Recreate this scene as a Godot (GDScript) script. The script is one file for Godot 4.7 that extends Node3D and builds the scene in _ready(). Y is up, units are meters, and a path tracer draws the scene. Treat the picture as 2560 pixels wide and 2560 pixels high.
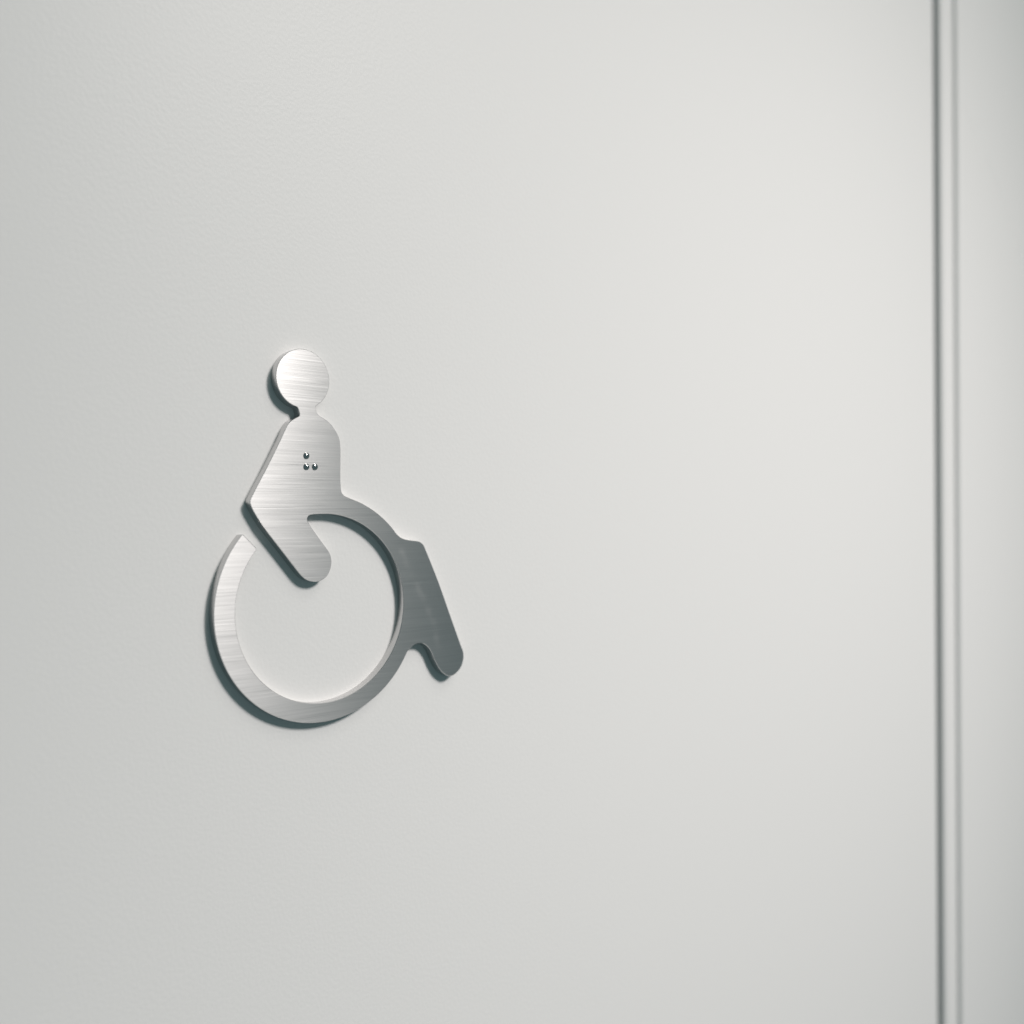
extends Node3D
# A brushed steel wheelchair pictogram on a pale door, seen from its left. Metres, y up; the door's face is the plane z = 0
# and the middle of the sign's wheel is at SIGN.

const SIGN := Vector3(0.0, 1.40, 0.0)
const THICK := 0.0045            # the sign's plate
const BEVEL := 0.00022


func _ready() -> void:
	# ---------------------------------------------------------------- camera, surroundings, lamp
	var cam := Camera3D.new()
	cam.name = "camera"
	cam.transform = Transform3D(Basis(Vector3(0.76067, -0.00262, 0.64914), Vector3(-0.00141, 0.99998, 0.00568), Vector3(-0.64914, -0.00624, 0.76065)), SIGN + Vector3(-0.19438, 0.0366, 0.34503 + THICK))
	var lens := CameraAttributesPhysical.new()
	lens.frustum_focal_length = 22.5
	lens.frustum_near = 0.02
	lens.frustum_far = 60.0
	lens.frustum_focus_distance = 0.392
	lens.exposure_aperture = 3.2
	cam.attributes = lens
	cam.fov = rad_to_deg(2.0 * atan(1280.0 / 2400.0))
	cam.near = 0.02
	cam.far = 60.0
	cam.current = true
	add_child(cam)

	var env := Environment.new()
	env.background_mode = Environment.BG_COLOR
	env.background_color = Color(0.086, 0.130, 0.137).linear_to_srgb()   # the dim, cool rest of the corridor
	env.tonemap_mode = Environment.TONE_MAPPER_LINEAR
	env.tonemap_exposure = 1.0
	env.sdfgi_enabled = true
	env.ssao_enabled = true
	env.ssil_enabled = true
	var around := WorldEnvironment.new()
	around.name = "surroundings"
	around.environment = env
	add_child(around)

	var lamp := SpotLight3D.new()                                         # a ceiling spot to the right, aimed at the door
	lamp.name = "ceiling_spot"
	lamp.light_size = 0.30
	lamp.light_energy = 7.7
	lamp.light_color = Color(1.0, 0.972, 0.962)
	lamp.spot_range = 12.0
	lamp.spot_attenuation = 2.0
	lamp.spot_angle = 16.9
	lamp.spot_angle_attenuation = 1.0
	lamp.shadow_enabled = true
	add_child(lamp)
	lamp.look_at_from_position(SIGN + Vector3(0.93, 1.58, 2.20), SIGN + Vector3(0.28, -0.15, 0.0))

	var panel := AreaLight3D.new()                                        # a wide ceiling panel nearer the door, much weaker
	panel.name = "ceiling_panel"
	panel.area_size = Vector2(1.0, 1.0)
	panel.area_normalize_energy = true
	panel.light_energy = 0.85
	panel.light_color = Color(1.0, 0.98, 0.95)
	panel.area_range = 12.0
	panel.shadow_enabled = true
	add_child(panel)
	panel.look_at_from_position(SIGN + Vector3(0.50, 1.45, 1.15), SIGN + Vector3(0.25, -0.2, 0.0))

	# ---------------------------------------------------------------- setting: the wall round the door, the door, its frame
	var paint := door_paint(11, Color(0.775, 0.775, 0.766))
	var frame_paint := door_paint(23, Color(0.775, 0.775, 0.766))
	var wall_paint := door_paint(31, Color(0.74, 0.74, 0.72))
	var edge := 0.5315
	build_wall(wall_paint, edge)
	build_door(paint, edge)
	build_frame(frame_paint, edge)

	# ---------------------------------------------------------------- the sign
	build_sign()


# ---------------------------------------------------------------- materials
func door_paint(number: int, albedo: Color) -> StandardMaterial3D:
	var peel := FastNoiseLite.new()
	peel.seed = number
	peel.noise_type = FastNoiseLite.TYPE_SIMPLEX_SMOOTH
	peel.frequency = 0.11
	peel.fractal_octaves = 3
	var t := NoiseTexture2D.new()
	t.width = 1024
	t.height = 1024
	t.seamless = true
	t.noise = peel
	var m := StandardMaterial3D.new()
	m.resource_name = "pale_grey_paint"
	m.albedo_color = albedo.linear_to_srgb()
	m.roughness = 0.41
	m.metallic_specular = 0.29
	m.uv1_triplanar = true
	m.uv1_world_triplanar = true
	m.uv1_scale = Vector3(4.0, 4.0, 4.0)
	m.heightmap_enabled = true
	m.heightmap_texture = t
	m.heightmap_scale = 0.004
	return m


# Steel brushed from side to side: each row of the sheet carries scratches of its own, which differ in length and depth.
# Row by row they tilt the surface up or down, and tone it a little; a wide rubbed arc crosses the footrest.
func brushed_steel() -> StandardMaterial3D:
	var w := 1024
	var h := 1280
	var dice := RandomNumberGenerator.new()
	dice.seed = 20
	var cloud := FastNoiseLite.new()
	cloud.seed = 5
	cloud.noise_type = FastNoiseLite.TYPE_SIMPLEX
	cloud.frequency = 1.0
	cloud.fractal_type = FastNoiseLite.FRACTAL_NONE
	var slope := Image.create(w, h, false, Image.FORMAT_RGB8)
	var rough := Image.create(w, h, false, Image.FORMAT_RGB8)
	var tone := Image.create(w, h, false, Image.FORMAT_RGB8)
	var rub := spline([37.5, 22.0, 43.0, 11.1, 48.2, 2.2, 52.3, -5.1, 55.3, -14.1, 56.8, -20.5])
	for y in h:
		var now := dice.randfn()
		var next := dice.randfn()
		var deep := dice.randf_range(0.4, 1.0) if dice.randf() < 0.9 else 1.35
		var start := -dice.randi_range(0, 300)
		var stop := start + dice.randi_range(30, 240)
		for x in w:
			if x >= stop:
				now = next
				next = dice.randfn()
				start = stop
				stop = start + dice.randi_range(30, 240)
			var s := lerpf(now, next, smoothstep(0.0, 1.0, float(x - start) / float(stop - start))) * deep
			var n := Vector3(0.0, clampf(0.015 * s, -0.06, 0.06), 1.0).normalized()
			slope.set_pixel(x, y, Color(n.x * 0.5 + 0.5, n.y * 0.5 + 0.5, n.z * 0.5 + 0.5))
			var r := 0.318 + 0.004 * s
			var at := Vector2(x / 8.0 - 50.0, 110.0 - y / 8.0)          # millimetres from the wheel's middle
			if at.x > 30.0 and at.y < 30.0 and at.y > -28.0:
				var near := 9.0
				for i in range(0, rub.size() - 1, 4):
					near = minf(near, at.distance_to(Geometry2D.get_closest_point_to_segment(at, rub[i], rub[mini(i + 4, rub.size() - 1)])))
				var worn := clampf(0.5 + 0.5 * cloud.get_noise_2d(at.x * 0.10, at.y * 0.13), 0.0, 1.0)
				r += 0.030 * exp(-near * near * 0.40) * worn
			rough.set_pixel(x, y, Color(r, r, r))
			var k := clampf(0.95 + 0.018 * s, 0.82, 1.0)
			tone.set_pixel(x, y, Color(k, k, k))
	var m := StandardMaterial3D.new()
	m.resource_name = "brushed_steel"
	m.albedo_color = Color(0.66, 0.66, 0.655).linear_to_srgb()
	m.albedo_texture = ImageTexture.create_from_image(tone)
	m.metallic = 1.0
	m.roughness = 1.0
	m.roughness_texture = ImageTexture.create_from_image(rough)
	m.roughness_texture_channel = BaseMaterial3D.TEXTURE_CHANNEL_RED
	m.normal_enabled = true
	m.normal_texture = ImageTexture.create_from_image(slope)
	m.normal_scale = 1.0
	m.anisotropy_enabled = true
	m.anisotropy = -0.88                                                  # the light spreads up and down, across the scratches
	return m


func cut_steel(roughness: float) -> StandardMaterial3D:
	var m := StandardMaterial3D.new()
	m.resource_name = "cut_steel"
	m.albedo_color = Color(0.60, 0.60, 0.60).linear_to_srgb()
	m.metallic = 1.0
	m.roughness = roughness
	return m


# ---------------------------------------------------------------- helpers
func obj(called: String, mesh: Mesh, m: Material, parent: Node) -> MeshInstance3D:
	var o := MeshInstance3D.new()
	o.name = called
	o.mesh = mesh
	if m:
		o.material_override = m
	o.cast_shadow = GeometryInstance3D.SHADOW_CASTING_SETTING_ON
	parent.add_child(o, true)
	return o


func thing(called: String, label: String, category: String, at: Vector3) -> Node3D:
	var o := Node3D.new()
	o.name = called
	add_child(o, true)
	o.position = at
	o.set_meta("label", label)
	o.set_meta("category", category)
	return o


func box(lo: Vector3, hi: Vector3) -> ArrayMesh:
	return bar(PackedVector2Array([Vector2(lo.x, lo.z), Vector2(hi.x, lo.z), Vector2(hi.x, hi.z), Vector2(lo.x, hi.z)]), lo.y, hi.y)


# An upright bar: its section in x and z (anticlockwise seen with x to the right and z up), from y0 to y1.
func bar(section: PackedVector2Array, y0: float, y1: float) -> ArrayMesh:
	var st := SurfaceTool.new()
	st.begin(Mesh.PRIMITIVE_TRIANGLES)
	var n := section.size()
	for i in n:
		var a := section[i]
		var b := section[(i + 1) % n]
		var t := (b - a).normalized()
		st.set_normal(Vector3(t.y, 0.0, -t.x))
		for v in [Vector3(a.x, y0, a.y), Vector3(b.x, y1, b.y), Vector3(a.x, y1, a.y), Vector3(a.x, y0, a.y), Vector3(b.x, y0, b.y), Vector3(b.x, y1, b.y)]:
			st.add_vertex(v)
	var large := PackedVector2Array()
	for v in section:
		large.append(v * 1000.0)
	var index := Geometry2D.triangulate_polygon(large)
	for cap in [[y1, Vector3.UP], [y0, Vector3.DOWN]]:
		st.set_normal(cap[1])
		for k in range(0, index.size(), 3):
			var three := [index[k], index[k + 1], index[k + 2]]
			if ((section[three[1]] - section[three[0]]).cross(section[three[2]] - section[three[0]]) > 0.0) != (cap[1].y > 0.0):
				three.reverse()
			for i in three:
				st.add_vertex(Vector3(section[i].x, cap[0], section[i].y))
	return st.commit()


# The corner between two faces of a section, rounded off with radius r.
func rounded(section: PackedVector2Array, radii: Array) -> PackedVector2Array:
	var out := PackedVector2Array()
	var n := section.size()
	for i in n:
		var r: float = radii[i]
		var p := section[i]
		if r <= 0.0:
			out.append(p)
			continue
		var a := (section[(i + n - 1) % n] - p).normalized()
		var b := (section[(i + 1) % n] - p).normalized()
		for k in 7:
			var t := k / 6.0
			var u := p + a * r
			var v := p + b * r
			out.append(u.lerp(p, t).lerp(p.lerp(v, t), t))
	return out


# ---------------------------------------------------------------- setting
func build_wall(m: Material, edge: float) -> void:
	var wall := Node3D.new()
	wall.name = "wall"
	wall.set_meta("kind", "structure")
	add_child(wall)
	var right := edge + 0.40
	var left := -0.94
	obj("wall_panel", box(Vector3(right, 0.0, -0.09), Vector3(right + 1.2, 2.7, 0.0)), m, wall)
	obj("wall_panel", box(Vector3(left - 1.2, 0.0, -0.09), Vector3(left, 2.7, 0.0)), m, wall)
	obj("wall_panel", box(Vector3(left, 2.5, -0.09), Vector3(right, 2.7, 0.0)), m, wall)


func build_door(m: Material, edge: float) -> void:
	var t := thing("door", "flat pale grey painted door leaf that carries the steel wheelchair sign", "door", Vector3(0.0, 0.0, 0.0))
	var s := PackedVector2Array([Vector2(-0.53, -0.042), Vector2(edge, -0.042), Vector2(edge, 0.0), Vector2(-0.53, 0.0)])
	obj("leaf", bar(rounded(s, [0.0, 0.0, 0.0012, 0.0012]), 0.006, 2.10), m, t)


func build_frame(m: Material, edge: float) -> void:
	var t := thing("door_frame", "pale grey stepped door frame behind the narrow gap right of the door", "door frame", Vector3(0.0, 0.0, 0.0))
	var lip := edge + 0.0067                    # the frame's inner lip, then the raised face of the casing
	var step := lip + 0.0194
	var s := PackedVector2Array([Vector2(edge - 0.012, -0.09), Vector2(step + 0.36, -0.09), Vector2(step + 0.36, 0.0), Vector2(step, 0.0), Vector2(step, 0.0029), Vector2(lip, 0.0029), Vector2(lip, -0.0445), Vector2(edge - 0.012, -0.0445)])
	obj("jamb", bar(rounded(s, [0.0, 0.0, 0.0, 0.0, 0.0, 0.0042, 0.0, 0.0]), 0.0, 2.104), m, t)
	var c := PackedVector2Array([Vector2(step, 0.0005), Vector2(step + 0.378, 0.0005), Vector2(step + 0.378, 0.0066), Vector2(step, 0.0066)])
	obj("casing", bar(rounded(c, [0.0, 0.0, 0.001, 0.0030]), 0.0, 2.49), m, t)
	var far := -0.534
	obj("jamb", box(Vector3(far - 0.40, 0.0, -0.09), Vector3(far, 2.104, 0.0029)), m, t)
	obj("head_jamb", box(Vector3(far - 0.40, 2.1045, -0.09), Vector3(step - 0.0005, 2.49, 0.0029)), m, t)


# ---------------------------------------------------------------- sign
func spline(flat: Array, closed_ends := false) -> PackedVector2Array:
	var p := PackedVector2Array()
	for i in range(0, flat.size(), 2):
		p.append(Vector2(flat[i], flat[i + 1]))
	var out := PackedVector2Array()
	for i in p.size() - 1:
		var a := p[maxi(i - 1, 0)]
		var d := p[mini(i + 2, p.size() - 1)]
		for k in 8:
			out.append(p[i].cubic_interpolate(p[i + 1], a, d, k / 8.0))
	out.append(p[p.size() - 1])
	return out


# Points on a circle from one angle to another (degrees, anticlockwise if to > from).
func arc(middle: Vector2, r: float, from: float, to: float) -> PackedVector2Array:
	var out := PackedVector2Array()
	var n := int(absf(to - from) / 0.4) + 2
	for i in n + 1:
		var a := deg_to_rad(lerpf(from, to, i / float(n)))
		out.append(middle + Vector2(cos(a), sin(a)) * r)
	return out


func toward(middle: Vector2, x: float, y: float) -> float:
	return rad_to_deg(atan2(y - middle.y, x - middle.x))


# The plate's outline in millimetres from the wheel's middle, anticlockwise.
func outline() -> PackedVector2Array:
	var head := Vector2(-9.21, 92.02)
	var inner := Vector2(0.30, -0.10)
	var outer := Vector2(-0.30, 0.05)
	var p := PackedVector2Array()
	p.append_array(arc(head, 11.86, toward(head, -3.6, 81.6), toward(head, -11.5, 80.4) + 360.0))
	p.append_array(spline([-11.5, 80.2, -11.1, 78.9, -10.7, 77.5, -10.9, 77.1, -13.0, 75.9, -15.4, 74.2, -17.3, 71.0, -19.4, 66.7, -25.0, 56.0, -29.1, 48.7, -31.6, 44.0, -32.0, 42.8, -31.6, 41.4, -30.9, 39.8, -29.0, 36.7, -26.9, 33.4, -24.3, 30.3, -21.2, 26.6, -17.7, 22.4, -13.9, 17.8, -10.5, 13.8, -7.8, 11.7, -4.6, 10.8, -1.9, 11.0, 1.1, 12.5, 2.8, 15.2, 3.5, 18.2, 3.0, 21.3, 1.4, 23.8, -1.4, 27.2, -4.8, 31.5, -6.6, 34.0, -7.4, 35.4, -7.4, 36.5, -6.6, 37.5, -4.8, 37.9, -1.8, 38.05]))
	p.append_array(arc(inner, 38.24, 88.0, toward(inner, -29.5, 24.9) - 360.0))
	p.append_array(arc(outer, 46.1, toward(outer, -34.8, 30.3), toward(outer, 40.2, -21.8) + 360.0))
	p.append_array(spline([40.8, -21.1, 42.5, -19.9, 44.4, -18.8, 47.0, -18.4, 49.5, -19.0, 51.8, -20.8, 53.6, -23.5, 55.3, -27.0, 57.7, -30.8, 60.3, -33.2, 62.9, -34.5, 66.1, -34.0, 69.3, -31.6, 70.8, -28.7, 71.2, -26.2, 70.7, -23.5, 69.6, -21.2, 63.8, -7.6, 57.4, 7.5, 50.2, 22.6, 48.9, 24.7, 46.9, 26.0, 44.5, 26.4, 41.3, 26.8, 38.7, 27.3, 36.8, 28.2, 34.9, 29.7, 33.9, 31.0]))
	p.append_array(arc(outer, 46.1, toward(outer, 33.2, 32.0), toward(outer, 12.2, 44.4)))
	p.append_array(spline([11.4, 44.8, 9.7, 45.4, 8.4, 46.7, 7.9, 48.7, 7.7, 53.6, 7.8, 62.9, 7.5, 67.5, 6.8, 69.9, 5.3, 72.3, 2.9, 74.9, 0.7, 76.4, -1.5, 77.4, -2.7, 78.3, -3.3, 79.4, -3.5, 80.6]))
	# even steps, then smoothed a little
	var even := PackedVector2Array()
	var gap := 0.45
	var left := 0.0
	for i in p.size():
		var a := p[i]
		var b := p[(i + 1) % p.size()]
		var long := a.distance_to(b)
		while left < long:
			even.append(a.lerp(b, left / long))
			left += gap
		left -= long
	for pass_number in 2:
		var q := even.duplicate()
		var n := even.size()
		for i in n:
			q[i] = even[i] * 0.5 + (even[(i + 1) % n] + even[(i + n - 1) % n]) * 0.25
		even = q
	return even


func build_sign() -> void:
	var t := thing("wheelchair_sign", "brushed steel wheelchair user pictogram mounted on the pale door", "sign", SIGN)
	var p := outline()
	var n := p.size()
	for i in n:
		p[i] *= 0.001
	var side := PackedVector2Array()            # the outward direction at each point
	for i in n:
		var d := (p[(i + 1) % n] - p[(i + n - 1) % n]).normalized()
		side.append(Vector2(d.y, -d.x))
	var inset := PackedVector2Array()
	for i in n:
		inset.append(p[i] - side[i] * BEVEL)

	var face := SurfaceTool.new()
	face.begin(Mesh.PRIMITIVE_TRIANGLES)
	var large := PackedVector2Array()           # the triangulation drops points that lie too close together
	for v in inset:
		large.append(v * 1000.0)
	var index := Geometry2D.triangulate_polygon(large)
	for k in range(0, index.size(), 3):
		var a := inset[index[k]]
		var b := inset[index[k + 1]]
		var c := inset[index[k + 2]]
		var order := [a, c, b] if (b - a).cross(c - a) > 0.0 else [a, b, c]
		for v in order:
			face.set_normal(Vector3.BACK)
			face.set_uv(Vector2((v.x * 1000.0 + 50.0) / 128.0, (110.0 - v.y * 1000.0) / 160.0))
			face.add_vertex(Vector3(v.x, v.y, THICK))
	var mesh := face.commit()
	mesh.surface_set_material(0, brushed_steel())

	var rim := SurfaceTool.new()
	rim.begin(Mesh.PRIMITIVE_TRIANGLES)
	for i in n:
		var j := (i + 1) % n
		var rings := [[inset[i], inset[j], THICK, 0.55], [p[i], p[j], THICK - BEVEL, 0.55], [p[i], p[j], THICK - BEVEL, 0.0], [p[i], p[j], 0.0, 0.0]]
		for k in [0, 2]:
			var up: Array = rings[k]
			var low: Array = rings[k + 1]
			var ni := Vector3(side[i].x, side[i].y, up[3]).normalized()
			var nj := Vector3(side[j].x, side[j].y, up[3]).normalized()
			var a := Vector3(up[0].x, up[0].y, up[2])
			var b := Vector3(up[1].x, up[1].y, up[2])
			var c := Vector3(low[1].x, low[1].y, low[2])
			var d := Vector3(low[0].x, low[0].y, low[2])
			for v in [[a, ni], [b, nj], [c, nj], [a, ni], [c, nj], [d, ni]]:
				rim.set_normal(v[1])
				rim.add_vertex(v[0])
	mesh = rim.commit(mesh)
	mesh.surface_set_material(1, cut_steel(0.22))
	obj("plate", mesh, null, t)

	var bead := bead_mesh(0.00135, 0.00095)
	var polished := cut_steel(0.11)
	for at in [Vector2(-7.9, 61.3), Vector2(-7.9, 56.9), Vector2(-4.1, 57.0)]:
		var o := obj("braille_dot", bead, polished, t)
		o.position = Vector3(at.x * 0.001, at.y * 0.001, THICK - 0.0001)


# A domed braille bead of radius r and height h, on the plane z = 0.
func bead_mesh(r: float, h: float) -> ArrayMesh:
	var st := SurfaceTool.new()
	st.begin(Mesh.PRIMITIVE_TRIANGLES)
	var rings := 7
	var around := 20
	var at := func(i: int, j: int) -> Array:
		var u := i / float(rings) * PI * 0.5
		var v := j / float(around) * TAU
		return [Vector3(cos(v) * sin(u) * r, sin(v) * sin(u) * r, cos(u) * h), Vector3(cos(v) * sin(u) / r, sin(v) * sin(u) / r, cos(u) / h).normalized()]
	for i in rings:
		for j in around:
			var a: Array = at.call(i, j)
			var b: Array = at.call(i + 1, j)
			var c: Array = at.call(i + 1, j + 1)
			var d: Array = at.call(i, j + 1)
			for v in [a, c, b, a, d, c]:
				st.set_normal(v[1])
				st.add_vertex(v[0])
	return st.commit()
